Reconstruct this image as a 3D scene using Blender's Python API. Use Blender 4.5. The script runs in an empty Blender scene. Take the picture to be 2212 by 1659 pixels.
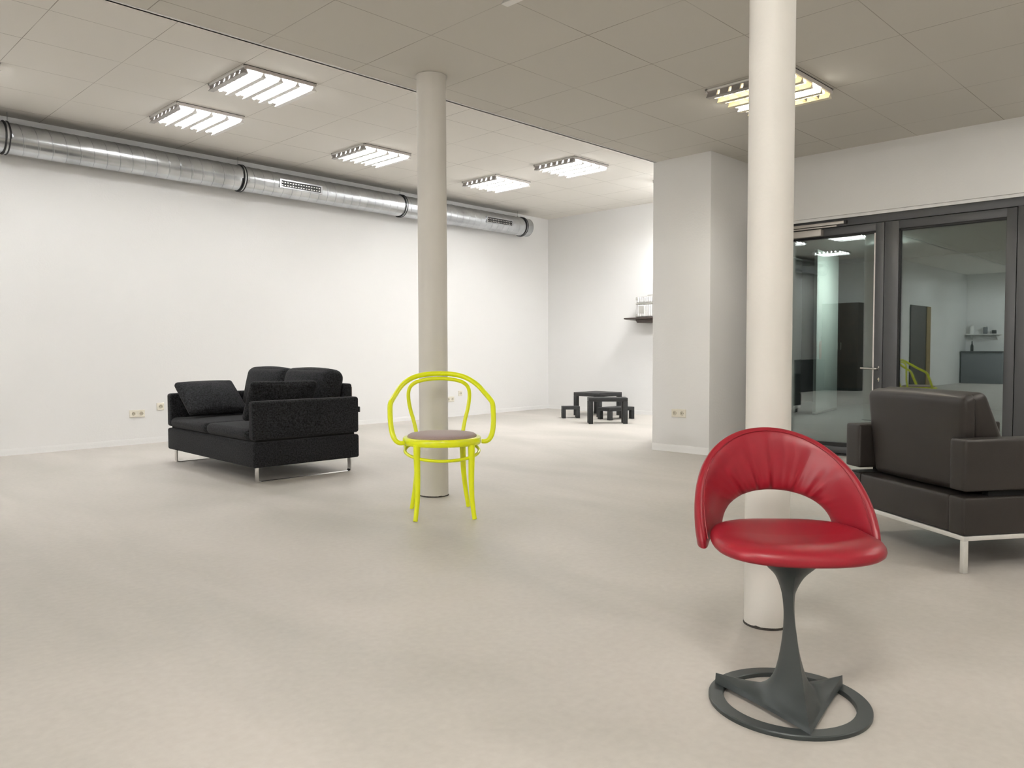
import bpy, math, random
from math import sin, cos, pi, radians, sqrt, atan2, exp
from mathutils import Vector, Matrix

random.seed(7)
C = bpy.context.scene.collection
W, HGT = 2212, 1659

# ------------------------------------------------------------------ materials
def mat(name, col, rough=0.5, metal=0.0, spec=0.5, coat=0.0, noise=None, bump=None, emit=None, sheen=0.0):
    m = bpy.data.materials.new(name); m.use_nodes = True
    nt = m.node_tree; b = nt.nodes['Principled BSDF']
    b.inputs['Base Color'].default_value = (*col, 1)
    b.inputs['Roughness'].default_value = rough
    b.inputs['Metallic'].default_value = metal
    b.inputs['Specular IOR Level'].default_value = spec
    b.inputs['Coat Weight'].default_value = coat
    b.inputs['Sheen Weight'].default_value = sheen
    tc = nt.nodes.new('ShaderNodeTexCoord')
    if noise:                                    # (scale, amount, detail)
        n = nt.nodes.new('ShaderNodeTexNoise'); n.inputs['Scale'].default_value = noise[0]
        n.inputs['Detail'].default_value = noise[2] if len(noise) > 2 else 4
        nt.links.new(tc.outputs['Object'], n.inputs['Vector'])
        r = nt.nodes.new('ShaderNodeValToRGB')
        a = noise[1]
        r.color_ramp.elements[0].position = .3; r.color_ramp.elements[1].position = .7
        r.color_ramp.elements[0].color = (*[max(0, c*(1-a)) for c in col], 1)
        r.color_ramp.elements[1].color = (*[min(1, c*(1+a)) for c in col], 1)
        nt.links.new(n.outputs['Fac'], r.inputs['Fac']); nt.links.new(r.outputs['Color'], b.inputs['Base Color'])
    if bump:                                     # (scale, strength, distance)
        n = nt.nodes.new('ShaderNodeTexNoise'); n.inputs['Scale'].default_value = bump[0]; n.inputs['Detail'].default_value = 6
        nt.links.new(tc.outputs['Object'], n.inputs['Vector'])
        bp = nt.nodes.new('ShaderNodeBump'); bp.inputs['Strength'].default_value = bump[1]; bp.inputs['Distance'].default_value = bump[2]
        nt.links.new(n.outputs['Fac'], bp.inputs['Height']); nt.links.new(bp.outputs['Normal'], b.inputs['Normal'])
    if emit:
        b.inputs['Emission Color'].default_value = (*emit[0], 1); b.inputs['Emission Strength'].default_value = emit[1]
    return m

WALLC = (.755, .75, .742)
M = {}
M['wall'] = mat('wall_plaster', WALLC, .75, bump=(55, .25, .004), spec=.3)
M['column'] = mat('column_paint', (.635, .61, .565), .55, bump=(70, .22, .003), noise=(3, .03), spec=.35)
M['yellow'] = mat('neon_yellow_lacquer', (.80, .86, .002), .28, coat=.25)
M['mauve'] = mat('mauve_seat_fabric', (.34, .255, .25), .85, noise=(300, .12), sheen=.2, bump=(500, .2, .0006))
M['red'] = mat('red_leather', (.245, .007, .016), .38, spec=.40, bump=(420, .12, .0005), noise=(4, .06))
M['iron'] = mat('dark_grey_painted_metal', (.042, .050, .050), .42, metal=.25, bump=(600, .08, .0003))
M['wool'] = mat('charcoal_wool', (.0150, .0152, .0168), .95, noise=(95, .85, 8), bump=(260, .6, .002), spec=.12, sheen=.05)
M['chrome'] = mat('chrome', (.72, .71, .69), .14, metal=1)
M['alu'] = mat('brushed_steel', (.78, .77, .74), .32, metal=1, noise=(60, .05))
M['satin'] = mat('satin_silver_frame', (.74, .73, .70), .45, metal=.55)
M['leather'] = mat('dark_brown_leather', (.0185, .0145, .0122), .47, spec=.45, bump=(260, .25, .0008), noise=(6, .10))
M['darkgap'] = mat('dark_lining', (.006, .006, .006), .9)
M['kid'] = mat('black_stained_wood', (.019, .020, .021), .55, noise=(30, .2), spec=.4)
M['socket'] = mat('cream_plastic', (.74, .70, .60), .35)
M['socket_in'] = mat('cream_plastic_recess', (.60, .56, .47), .4)
M['hole'] = mat('contact_hole', (.03, .025, .02), .6)
M['brass'] = mat('contact_metal', (.5, .45, .35), .35, metal=1)
M['galv'] = mat('galvanised_sheet', (.56, .58, .60), .26, metal=.95, noise=(5, .16, 5), bump=(9, .06, .01))
M['rubber'] = mat('black_rubber', (.014, .014, .015), .5)
M['frame'] = mat('anthracite_aluminium', (.060, .061, .064), .42, metal=.2)
M['gasket'] = mat('black_gasket', (.006, .006, .006), .6)
M['inox'] = mat('stainless_handle', (.62, .60, .57), .28, metal=1)
M['closer'] = mat('silver_closer', (.50, .47, .44), .42, metal=.6)
M['shelf'] = mat('dark_walnut', (.060, .045, .038), .5, noise=(14, .25))
M['case'] = mat('aluminium_suitcase', (.80, .80, .80), .30, metal=.85)
M['case_trim'] = mat('suitcase_trim', (.62, .61, .58), .35, metal=.8)
M['louvre'] = mat('white_louvre', (.80, .785, .76), .35, spec=.6)
M['louvre_dark'] = mat('louvre_shaded_side', (.42, .40, .39), .35, metal=.5)  # shade on the first wing's outer side, put into a darker grey
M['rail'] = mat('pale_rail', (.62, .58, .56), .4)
M['black'] = mat('black_edge', (.01, .01, .01), .6)
M['tube'] = mat('lit_tube', (1, 1, 1), .5, emit=((.975, .99, 1.0), 31.0))
M['tube_far'] = mat('bright_tube', (1, 1, 1), .5, emit=((.975, .99, 1.0), 38.0))
M['tube_off_glow'] = mat('unlit_tube_added_glow', (1, .9, .6), .5, emit=((1.0, .86, .56), 2.6))  # off tubes given a weak yellow glow to brighten the louvre cells
M['tube_door'] = mat('door_side_tube', (1, 1, 1), .5, emit=((1.0, .965, .885), 150.0))
M['tube_rear'] = mat('rear_tube', (1, 1, 1), .5, emit=((.985, .99, .985), 170.0))
M['tube_warm'] = mat('lit_warm_tube', (1, 1, 1), .5, emit=((1.0, .975, .915), 90.0))
M['tube_off'] = mat('unlit_tube', (.85, .84, .80), .3)
M['warm_louvre'] = mat('louvre_warm_light_tint', (.80, .74, .58), .3, spec=.6)  # yellow cast of the dim warm light put into the louvre colour
M['corr_floor'] = mat('corridor_carpet', (.045, .048, .049), .9, bump=(300, .3, .002))
M['corr_wall'] = mat('corridor_dark_panel', (.022, .024, .025), .5)
M['corr_ceil'] = mat('corridor_ceiling_paint', (.10, .10, .10), .7)
M['pale'] = mat('pale_green_panel', (.68, .70, .67), .35)
M['ext_red'] = mat('extinguisher_red', (.55, .03, .02), .3)
M['counter'] = mat('counter_grey', (.16, .17, .18), .5)
M['white'] = mat('white_lacquer', (.8, .8, .78), .4)
M['bottle'] = mat('dark_bottle_glass', (.015, .012, .008), .15)
M['oak'] = mat('brown_door_wood', (.035, .022, .012), .5, noise=(8, .3))
M['crack'] = mat('dark_joint', (.035, .030, .026), .9, noise=(60, .5))
M['tan'] = mat('tan_leather_strap', (.10, .05, .03), .6)

# leather stitched gathers are geometry; floor and ceiling get their own node trees
def floor_material():
    m = bpy.data.materials.new('polished_screed'); m.use_nodes = True
    nt = m.node_tree; b = nt.nodes['Principled BSDF']; L = nt.links.new
    tc = nt.nodes.new('ShaderNodeTexCoord')
    mp = nt.nodes.new('ShaderNodeMapping'); mp.inputs['Scale'].default_value = (1, .45, 1); mp.inputs['Rotation'].default_value = (0, 0, -.8)
    L(tc.outputs['Object'], mp.inputs['Vector'])
    n1 = nt.nodes.new('ShaderNodeTexNoise'); n1.inputs['Scale'].default_value = 1.35; n1.inputs['Detail'].default_value = 5; n1.inputs['Distortion'].default_value = .6
    L(mp.outputs['Vector'], n1.inputs['Vector'])
    r1 = nt.nodes.new('ShaderNodeValToRGB'); e = r1.color_ramp.elements
    e[0].position, e[1].position = .32, .68
    e[0].color = (.435, .413, .374, 1); e[1].color = (.560, .522, .482, 1)
    L(n1.outputs['Fac'], r1.inputs['Fac'])
    n2 = nt.nodes.new('ShaderNodeTexNoise'); n2.inputs['Scale'].default_value = 38; n2.inputs['Detail'].default_value = 6
    L(tc.outputs['Object'], n2.inputs['Vector'])
    mx = nt.nodes.new('ShaderNodeMixRGB'); mx.blend_type = 'OVERLAY'; mx.inputs['Fac'].default_value = .10
    L(r1.outputs['Color'], mx.inputs['Color1']); L(n2.outputs['Fac'], mx.inputs['Color2'])
    # a few dark worn specks
    v = nt.nodes.new('ShaderNodeTexVoronoi'); v.inputs['Scale'].default_value = 1.1
    L(tc.outputs['Object'], v.inputs['Vector'])
    lt = nt.nodes.new('ShaderNodeMath'); lt.operation = 'LESS_THAN'; lt.inputs[1].default_value = .014
    L(v.outputs['Distance'], lt.inputs[0])
    mx2 = nt.nodes.new('ShaderNodeMixRGB'); mx2.inputs['Color2'].default_value = (.34, .29, .25, 1)
    sc = nt.nodes.new('ShaderNodeMath'); sc.operation = 'MULTIPLY'; sc.inputs[1].default_value = .55
    L(lt.outputs[0], sc.inputs[0]); L(sc.outputs[0], mx2.inputs['Fac']); L(mx.outputs['Color'], mx2.inputs['Color1'])
    L(mx2.outputs['Color'], b.inputs['Base Color'])
    rr = nt.nodes.new('ShaderNodeMapRange'); rr.inputs[3].default_value = .38; rr.inputs[4].default_value = .56
    L(n1.outputs['Fac'], rr.inputs[0]); L(rr.outputs[0], b.inputs['Roughness'])
    b.inputs['Specular IOR Level'].default_value = .38
    bp = nt.nodes.new('ShaderNodeBump'); bp.inputs['Strength'].default_value = .08; bp.inputs['Distance'].default_value = .004
    L(n2.outputs['Fac'], bp.inputs['Height']); L(bp.outputs['Normal'], b.inputs['Normal'])
    return m
M['floor'] = floor_material()

def tile_material(name, x0, px, y0, py, base):
    m = bpy.data.materials.new(name); m.use_nodes = True
    nt = m.node_tree; b = nt.nodes['Principled BSDF']; L = nt.links.new
    tc = nt.nodes.new('ShaderNodeTexCoord'); sp = nt.nodes.new('ShaderNodeSeparateXYZ'); L(tc.outputs['Object'], sp.inputs[0])
    def math_(op, a, bb=None):
        n = nt.nodes.new('ShaderNodeMath'); n.operation = op
        for i, q in enumerate((a, bb)):
            if q is None: continue
            if isinstance(q, (int, float)): n.inputs[i].default_value = q
            else: L(q, n.inputs[i])
        return n.outputs[0]
    ds = []
    for ax, o, p in ((0, x0, px), (1, y0, py)):
        t = math_('DIVIDE', math_('SUBTRACT', sp.outputs[ax], o), p)
        f = math_('ABSOLUTE', math_('SUBTRACT', math_('FRACT', math_('ADD', t, .5)), .5))
        ds.append(math_('MULTIPLY', f, p))
    d = math_('MINIMUM', ds[0], ds[1])
    line = math_('LESS_THAN', d, .0024)
    nz = nt.nodes.new('ShaderNodeTexNoise'); nz.inputs['Scale'].default_value = 1.7
    L(tc.outputs['Object'], nz.inputs['Vector'])
    vis = nt.nodes.new('ShaderNodeMapRange'); vis.inputs[1].default_value = .35; vis.inputs[2].default_value = .62
    vis.inputs[3].default_value = .35; vis.inputs[4].default_value = 1
    L(nz.outputs['Fac'], vis.inputs[0])
    fac = math_('MULTIPLY', line, vis.outputs[0])
    mx = nt.nodes.new('ShaderNodeMixRGB'); mx.inputs['Color1'].default_value = (*base, 1); mx.inputs['Color2'].default_value = (.27, .25, .215, 1)
    L(fac, mx.inputs['Fac']); L(mx.outputs['Color'], b.inputs['Base Color'])
    b.inputs['Roughness'].default_value = .85; b.inputs['Specular IOR Level'].default_value = .2
    ns = nt.nodes.new('ShaderNodeTexNoise'); ns.inputs['Scale'].default_value = 160
    L(tc.outputs['Object'], ns.inputs['Vector'])
    bp = nt.nodes.new('ShaderNodeBump'); bp.inputs['Strength'].default_value = .12; bp.inputs['Distance'].default_value = .002
    L(ns.outputs['Fac'], bp.inputs['Height']); L(bp.outputs['Normal'], b.inputs['Normal'])
    return m
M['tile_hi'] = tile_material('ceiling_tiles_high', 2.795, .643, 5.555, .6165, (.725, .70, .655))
M['tile_lo'] = tile_material('ceiling_tiles_low_dimmed', 4.092, .622, 4.062, .621, (.61, .59, .545))  # same tiles as above; the weaker light is put into a darker base

def glass_material():
    m = bpy.data.materials.new('pane_glass'); m.use_nodes = True
    nt = m.node_tree; nt.nodes.clear(); L = nt.links.new
    o = nt.nodes.new('ShaderNodeOutputMaterial'); mix = nt.nodes.new('ShaderNodeMixShader')
    t = nt.nodes.new('ShaderNodeBsdfTransparent'); t.inputs['Color'].default_value = (.90, .94, .92, 1)
    g = nt.nodes.new('ShaderNodeBsdfGlossy'); g.inputs['Roughness'].default_value = .0; g.inputs['Color'].default_value = (.93, .96, 1, 1)
    f = nt.nodes.new('ShaderNodeFresnel'); f.inputs['IOR'].default_value = 2.0
    k = nt.nodes.new('ShaderNodeMath'); k.operation = 'MULTIPLY'; k.inputs[1].default_value = 1.0; k.use_clamp = True
    L(f.outputs[0], k.inputs[0]); L(k.outputs[0], mix.inputs[0]); L(t.outputs[0], mix.inputs[1]); L(g.outputs[0], mix.inputs[2]); L(mix.outputs[0], o.inputs[0])
    return m
M['glass'] = glass_material()

# ------------------------------------------------------------------ mesh builder
class MB:
    def __init__(s): s.v, s.f = [], []
    def add(s, vs, fs, T=None):
        n = len(s.v)
        s.v += [tuple(T @ Vector(p)) if T is not None else tuple(p) for p in vs]
        s.f += [tuple(i+n for i in q) for q in fs]
        return s
    def box(s, x0, x1, y0, y1, z0, z1, T=None):
        v = [(x, y, z) for x in (x0, x1) for y in (y0, y1) for z in (z0, z1)]
        return s.add(v, [(0,1,3,2),(4,6,7,5),(0,4,5,1),(2,3,7,6),(0,2,6,4),(1,5,7,3)], T)
    def rbox(s, hx, hy, hz, r, n=3, core=6, puff=(0,0,0), T=None, warp=None):
        """rounded box about the origin; puff swells the faces; warp(p) bends it"""
        def ax(h):
            rr = min(r, h*.999)
            a = [-h + rr*(1-cos(pi/2*i/n)) for i in range(n)]
            c = [-(h-rr) + 2*(h-rr)*i/core for i in range(core+1)]
            b = [h - rr*(1-cos(pi/2*i/n)) for i in range(n-1, -1, -1)]
            return a + c + b
        A = (ax(hx), ax(hy), ax(hz)); H = (hx, hy, hz)
        idx, vs, fs = {}, [], []
        def vid(i, j, k):
            key = (i, j, k)
            if key in idx: return idx[key]
            p = [A[0][i], A[1][j], A[2][k]]
            q = [max(-(H[a]-min(r, H[a]*.999)), min(H[a]-min(r, H[a]*.999), p[a])) for a in range(3)]
            d = [p[a]-q[a] for a in range(3)]; l = sqrt(sum(c*c for c in d))
            if l > 1e-9: p2 = [q[a] + d[a]/l*min(r, min(H)*.999 if r > min(H) else r) for a in range(3)]
            else: p2 = p
            u = [p[a]/H[a] for a in range(3)]
            for a in range(3):
                if puff[a]:
                    o = [b for b in range(3) if b != a]
                    p2[a] += puff[a]*u[a]*(1-u[o[0]]**2)*(1-u[o[1]]**2)
            if warp: p2 = warp(p2)
            idx[key] = len(vs); vs.append(tuple(p2)); return idx[key]
        N = [len(a)-1 for a in A]
        for a in range(3):
            b, c = (a+1) % 3, (a+2) % 3
            for side in (0, N[a]):
                for i in range(N[b]):
                    for j in range(N[c]):
                        q = []
                        for (di, dj) in ((0,0),(1,0),(1,1),(0,1)):
                            t = [0,0,0]; t[a] = side; t[b] = i+di; t[c] = j+dj; q.append(vid(*t))
                        fs.append(tuple(q if side else q[::-1]))
        return s.add(vs, fs, T)
    def tube(s, pts, rad, seg=12, closed=False, T=None, squash=None):
        pts = [Vector(p) for p in pts]; n = len(pts)
        rad = rad if isinstance(rad, (list, tuple)) else [rad]*n
        vs, fs = [], []; ref = None
        for i, p in enumerate(pts):
            t = (pts[(i+1) % n]-pts[i-1]) if closed else (pts[min(i+1, n-1)]-pts[max(i-1, 0)])
            t.normalize()
            if ref is None: ref = t.orthogonal().normalized()
            ref = (ref - t*ref.dot(t)).normalized(); bn = t.cross(ref)
            for k in range(seg):
                a = 2*pi*k/seg; vs.append(p + (ref*cos(a)+bn*sin(a))*rad[i])
        m = n if closed else n-1
        for i in range(m):
            for k in range(seg):
                a, b = i*seg+k, i*seg+(k+1) % seg; c = ((i+1) % n)*seg
                fs.append((a, b, c+(k+1) % seg, c+k))
        if closed:   # close with best twist match
            best = min(range(seg), key=lambda q: (vs[(n-1)*seg]-vs[q]).length)
            fs = fs[:(n-1)*seg] + [((n-1)*seg+k, (n-1)*seg+(k+1) % seg, (k+1+best) % seg, (k+best) % seg) for k in range(seg)]
        else:
            fs.append(tuple(range(seg))[::-1]); fs.append(tuple((n-1)*seg+k for k in range(seg)))
        return s.add(vs, fs, T)
    def lathe(s, prof, seg=32, T=None):
        vs, fs = [], []
        for (r, z) in prof:
            for k in range(seg):
                a = 2*pi*k/seg; vs.append((r*cos(a), r*sin(a), z))
        for i in range(len(prof)-1):
            for k in range(seg):
                k2 = (k+1) % seg; fs.append((i*seg+k, i*seg+k2, (i+1)*seg+k2, (i+1)*seg+k))
        fs.append(tuple(range(seg))[::-1]); fs.append(tuple((len(prof)-1)*seg+k for k in range(seg)))
        return s.add(vs, fs, T)
    def loft(s, rows, closed=True, caps=True, T=None):
        n = len(rows[0]); vs = [p for r in rows for p in r]; fs = []
        m = n if closed else n-1
        for i in range(len(rows)-1):
            for k in range(m):
                k2 = (k+1) % n; fs.append((i*n+k, i*n+k2, (i+1)*n+k2, (i+1)*n+k))
        if caps: fs.append(tuple(range(n))[::-1]); fs.append(tuple((len(rows)-1)*n+k for k in range(n)))
        return s.add(vs, fs, T)
    def prism(s, poly, y0, y1, T=None):      # poly in x,z extruded along y
        n = len(poly)
        vs = [(x, y0, z) for x, z in poly] + [(x, y1, z) for x, z in poly]
        fs = [tuple(range(n)), tuple(range(2*n-1, n-1, -1))] + [(k, n+k, n+(k+1) % n, (k+1) % n) for k in range(n)]
        return s.add(vs, fs, T)
    def build(s, name, m, parent=None, smooth=True, angle=38, bevel=0):
        me = bpy.data.meshes.new(name); me.from_pydata(s.v, [], s.f); me.update()
        import bmesh
        bm = bmesh.new(); bm.from_mesh(me); bmesh.ops.recalc_face_normals(bm, faces=bm.faces)
        if bevel:
            es = [e for e in bm.edges if len(e.link_faces) == 2 and e.calc_face_angle(0) > radians(40)]
            bmesh.ops.bevel(bm, geom=es, offset=bevel, segments=2, affect='EDGES', profile=.5)
        bm.to_mesh(me); bm.free()
        if smooth:
            me.polygons.foreach_set('use_smooth', [True]*len(me.polygons)); me.set_sharp_from_angle(angle=radians(angle))
        me.materials.append(m)
        o = bpy.data.objects.new(name, me); C.objects.link(o)
        if parent is not None: o.parent = parent
        return o

def Rz(a): return Matrix.Rotation(a, 4, 'Z')
def Rx(a): return Matrix.Rotation(a, 4, 'X')
def Ry(a): return Matrix.Rotation(a, 4, 'Y')
def Tr(x, y, z): return Matrix.Translation((x, y, z))
def spline(pts, sub=8, closed=False):
    pts = [Vector(p) for p in pts]; n = len(pts); out = []
    for i in range(n if closed else n-1):
        g = (lambda j: pts[j % n]) if closed else (lambda j: pts[max(0, min(n-1, j))])
        p0, p1, p2, p3 = g(i-1), g(i), g(i+1), g(i+2)
        for k in range(sub):
            t = k/sub
            out.append(.5*((2*p1)+(p2-p0)*t+(2*p0-5*p1+4*p2-p3)*t*t+(3*p1-p0-3*p2+p3)*t**3))
    if not closed: out.append(pts[-1])
    return out
def thing(name, label, cat, loc=(0,0,0), rz=0, group=None):
    o = bpy.data.objects.new(name, None); C.objects.link(o); o.empty_display_size = .1
    o.location = loc; o.rotation_euler = (0, 0, rz)
    return tag(o, label, cat, group)
def tag(o, label, cat, group=None):
    o['label'] = label; o['category'] = cat
    if group: o['group'] = group
    return o
def struct(o, label=None, cat=None):
    o['kind'] = 'structure'
    if label: o['label'] = label
    if cat: o['category'] = cat
    return o
def copy_tree(o, parent=None):
    c = o.copy(); C.objects.link(c)
    if parent is not None: c.parent = parent
    for ch in list(o.children): copy_tree(ch, c)
    return c

# ------------------------------------------------------------------ the room
H1, H2 = 3.086, 2.712                 # ceiling over the lit half, lower ceiling over the near half
XB = 9.545                            # back wall
def yw(x): return 8.235 + .0375*x     # long left wall, very slightly skewed
WA = math.atan(.0375)
XR = -4.6                             # return wall behind the camera
XE, YS = -11.0, -3.2

struct(MB().box(XE-.2, 7.06, YS-.2, 9.0, -.12, 0).box(7.06, 7.26, 4.2, 9.0, -.12, 0).box(7.26, XB+.2, 4.73, 9.0, -.12, 0).build('floor', M['floor'], smooth=False), 'beige polished screed floor with soft cloudy mottling', 'floor')
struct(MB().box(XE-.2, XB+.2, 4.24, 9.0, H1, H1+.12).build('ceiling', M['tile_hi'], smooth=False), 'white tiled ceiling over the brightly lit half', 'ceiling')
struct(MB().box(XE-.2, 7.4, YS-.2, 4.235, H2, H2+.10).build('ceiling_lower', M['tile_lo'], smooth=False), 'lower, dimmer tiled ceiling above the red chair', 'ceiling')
struct(MB().box(XE-.2, XB, 4.17, 4.235, H2+.10, H1+.12).build('trim_1', M['wall'], smooth=False), 'riser between the two ceiling levels', 'trim')
struct(MB().box(XE-.2, 6.3, 4.222, 4.250, H2-.004, H2+.012).box(XE-.2, 6.3, 4.236, 4.250, H2-.004, H1).build('trim_2', M['wall'], smooth=False), 'pale edge strip along the ceiling step', 'trim')
# left wall (skewed box)
def skew_wall(x0, x1, name, lab):
    y0, y1 = yw(x0), yw(x1)
    v = [(x0, y0, 0), (x1, y1, 0), (x1, y1+.2, 0), (x0, y0+.2, 0), (x0, y0, H1), (x1, y1, H1), (x1, y1+.2, H1), (x0, y0+.2, H1)]
    f = [(0,1,5,4), (1,2,6,5), (2,3,7,6), (3,0,4,7), (4,5,6,7), (3,2,1,0)]
    struct(MB().add(v, f).build(name, M['wall'], smooth=False), lab, 'wall')
skew_wall(XR, XB+.2, 'wall_left', 'long white plaster wall behind the charcoal sofa')
struct(MB().box(XB, XB+.2, 4.66, yw(XB)+.05, 0, H1).build('wall_back', M['wall'], smooth=False), 'white end wall behind the low black tables', 'wall')
struct(MB().box(7.26, XB, 4.66, 4.80, 0, H1).box(7.06, 7.26, 4.267, 4.80, 0, H1).build('wall_inner', M['wall'], smooth=False), 'wall closing the far room', 'wall')
struct(MB().box(6.22, 7.26, 3.655, 4.267, 0, H1).build('wall_pillar', M['wall'], bevel=.006), 'square white plastered pillar with double socket', 'wall')
# uneven plaster strip along the foot of the wall and of the pillar
def skirt(name, p0, p1, nrm, hgt=.055):
    L = (Vector(p1)-Vector(p0)); n = int(L.length/.045); n_ = Vector(nrm)
    rows = []
    for i in range(n+1):
        p = Vector(p0)+L*(i/n); t = .0008+.0014*random.random(); hh = hgt+.006*random.random()
        rows.append([tuple(p+n_*0), tuple(p+n_*(t+.003)), tuple(p+n_*t+Vector((0,0,hh*.6))), tuple(p+n_*(t*.8)+Vector((0,0,hh))), tuple(p+n_*0+Vector((0,0,hh+.003)))])
    return MB().loft(rows).build(name, M['wall'], angle=60)
struct(skirt('baseboard_left', (XR, yw(XR), 0), (XB, yw(XB), 0), (sin(WA), -cos(WA), 0)), 'uneven plastered foot strip of the long wall', 'baseboard')
struct(skirt('baseboard_back', (XB, yw(XB), 0), (XB, 4.85, 0), (-1, 0, 0)), 'plastered foot strip of the end wall', 'baseboard')
struct(skirt('baseboard_pillar', (6.22, 4.267, 0), (6.22, 3.655, 0), (-1, 0, 0), .06), 'plastered foot strip of the pillar', 'baseboard')
# wall with the glazed doors
YD0, YD1 = 1.38, 3.655
struct(MB().box(7.0, 7.25, YS, YD1, 2.139, H2).box(7.0, 7.25, YS, YD0, 0, 2.139).build('wall_right', M['wall'], smooth=False), 'white wall above the grey glazed doors', 'wall')
struct(MB().box(XE, 7.0, YS-.2, YS, 0, H2).build('wall_front', M['wall'], smooth=False))
struct(MB().box(XE-.2, XE, YS, 9.0, 0, H1).build('wall_end', M['wall'], smooth=False))
struct(MB().box(XR-.2, XR, 6.5, 8.3, 0, H1).build('wall_return', M['wall'], smooth=False), 'white return wall mirrored in the glass door', 'wall')
struct(MB().box(XE, XR-.2, 6.5, 6.7, 0, H1).build('wall_far', M['wall'], smooth=False))

# door frame and leaves
FX = 7.035
f = MB()
f.box(FX, FX+.08, YD0, YD1, 2.045, 2.113); f.box(FX, FX+.08, YD0, 1.478, 0, 2.045); f.box(FX, FX+.08, 3.60, YD1, 0, 2.045)
struct(f.build('trim_3', M['frame'], bevel=.002), 'anthracite outer frame of the glazed doors', 'trim')
struct(MB().box(7.018, 7.10, YD0, YD1, 2.113, 2.1385).build('trim_4', M['wall'], smooth=False), 'pale strip above the door frame', 'trim')
struct(MB().box(7.00, 7.20, YD0, YD1, 0, .012).build('trim_5', M['black'], smooth=False), 'black door threshold', 'trim')
def leaf(name, y0, y1, gy0, gy1, lab):
    root = thing(name, lab, 'door', (FX+.004, 0, 0)); root['kind'] = 'structure'
    z0, z1, gz0, gz1 = .016, 2.040, .075, 1.972
    b = MB()
    for a in ((y0, gy0, z0, z1), (gy1, y1, z0, z1), (gy0, gy1, gz1, z1), (gy0, gy1, z0, gz0)):
        b.box(0, .062, a[0], a[1], a[2], a[3])
    b.build('leaf_frame', M['frame'], root, bevel=.0015)
    g = MB()
    for a in ((gy0, gy0+.004, gz0, gz1), (gy1-.010, gy1, gz0, gz1), (gy0, gy1, gz1-.016, gz1), (gy0, gy1, gz0, gz0+.035)):
        g.box(.012, .056, a[0], a[1], a[2], a[3])
    g.build('gasket', M['gasket'], root, smooth=False)
    MB().box(.030, .034, gy0+.003, gy1-.003, gz0+.004, gz1-.004).build('glass_pane', M['glass'], root, smooth=False)
    MB().box(.046, .050, gy0+.003, gy1-.003, gz0+.004, gz1-.004).build('glass_pane', M['glass'], root, smooth=False)
    return root
dl = leaf('door_1', 2.462, 3.595, 2.532, 3.50, 'grey glazed door leaf with lever handle and closer')
dr = leaf('door_2', 1.484, 2.457, 1.552, 2.342, 'grey glazed door leaf behind the brown armchair')
# handle, lock, strip for a reflected bright line, closer on the left leaf
hd = MB(); hd.rbox(.005, .0165, .030, .016, 4, 2, T=Tr(-.004, 2.489, .787)); hd.build('handle_rose', M['inox'], dl)
hp = spline([(-.005, 2.489, .783), (-.032, 2.489, .783), (-.045, 2.497, .783), (-.047, 2.512, .783), (-.047, 2.56, .784), (-.047, 2.627, .787)], 6)
MB().tube(hp, .0085, 12).build('door_handle', M['inox'], dl)
MB().rbox(.004, .0155, .029, .015, 4, 2, T=Tr(-.003, 2.487, .687)).build('lock_plate', M['inox'], dl)
MB().tube([(-.012, 2.487, .692), (-.002, 2.487, .692)], .0075, 14).box(-.011, -.002, 2.4845, 2.4895, .673, .690).build('lock_cylinder', M['brass'], dl)
MB().box(-.001, .010, 2.5325, 2.5425, .08, 1.955).build('reflection_strip', M['rail'], dl, smooth=False)  # pale strip added for a reflected bright line at the glass edge
MB().box(-.062, -.001, 2.985, 3.34, 1.972, 2.030).build('door_closer', M['closer'], dl, bevel=.003)
MB().box(-.034, -.004, 2.795, 3.45, 2.062, 2.088).build('slide_rail', M['closer'], dl, bevel=.002)
MB().box(-.036, -.003, 2.772, 2.795, 2.060, 2.090).build('rail_end_cap', M['rubber'], dl, bevel=.002)
MB().box(-.030, -.010, 2.86, 3.30, 2.044, 2.056).build('closer_arm', M['closer'], dl, bevel=.001)

# corridor beyond the glass
struct(MB().box(7.06, 14.2, -3.4, 7.4, -.12, -.002).build('floor_corridor', M['corr_floor'], smooth=False), 'dark grey carpet beyond the glass doors', 'floor')
struct(MB().box(7.25, 14.2, -3.4, 4.66, 2.48, 2.58).box(XB+.2, 14.2, 4.66, 7.4, 2.48, 2.58).build('ceiling_corridor', M['corr_ceil'], smooth=False), 'dark corridor ceiling beyond the glass', 'ceiling')
struct(MB().box(14.0, 14.2, -3.4, 7.4, 0, 2.5).box(XB+.2, 14.2, 7.2, 7.4, 0, 2.5).box(7.25, 14.2, -3.4, -3.2, 0, 2.5).build('wall_corridor', M['corr_wall'], smooth=False), 'dark wall at the end of the corridor', 'wall')
def panel(name, p0, p1, z1, lab):
    root = thing(name, lab, 'panel', (p0[0], p0[1], 0), atan2(p1[1]-p0[1], p1[0]-p0[0]))
    w = sqrt((p1[0]-p0[0])**2+(p1[1]-p0[1])**2)
    MB().box(0, w, 0, .045, .03, z1).build('panel_sheet', M['pale'], root, bevel=.004)
    MB().box(-.004, w+.004, -.004, .05, 0, .03).build('foot_rail', M['alu'], root, bevel=.003)
panel('partition_panel', (11.33, 4.89), (12.49, 5.05), 2.42, 'pale green partition panel seen through the left glass leaf, the wider one')
panel('partition_panel', (11.15, 5.42), (12.44, 5.62), 2.42, 'pale green partition panel next to the near white column, the narrow one')

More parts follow.
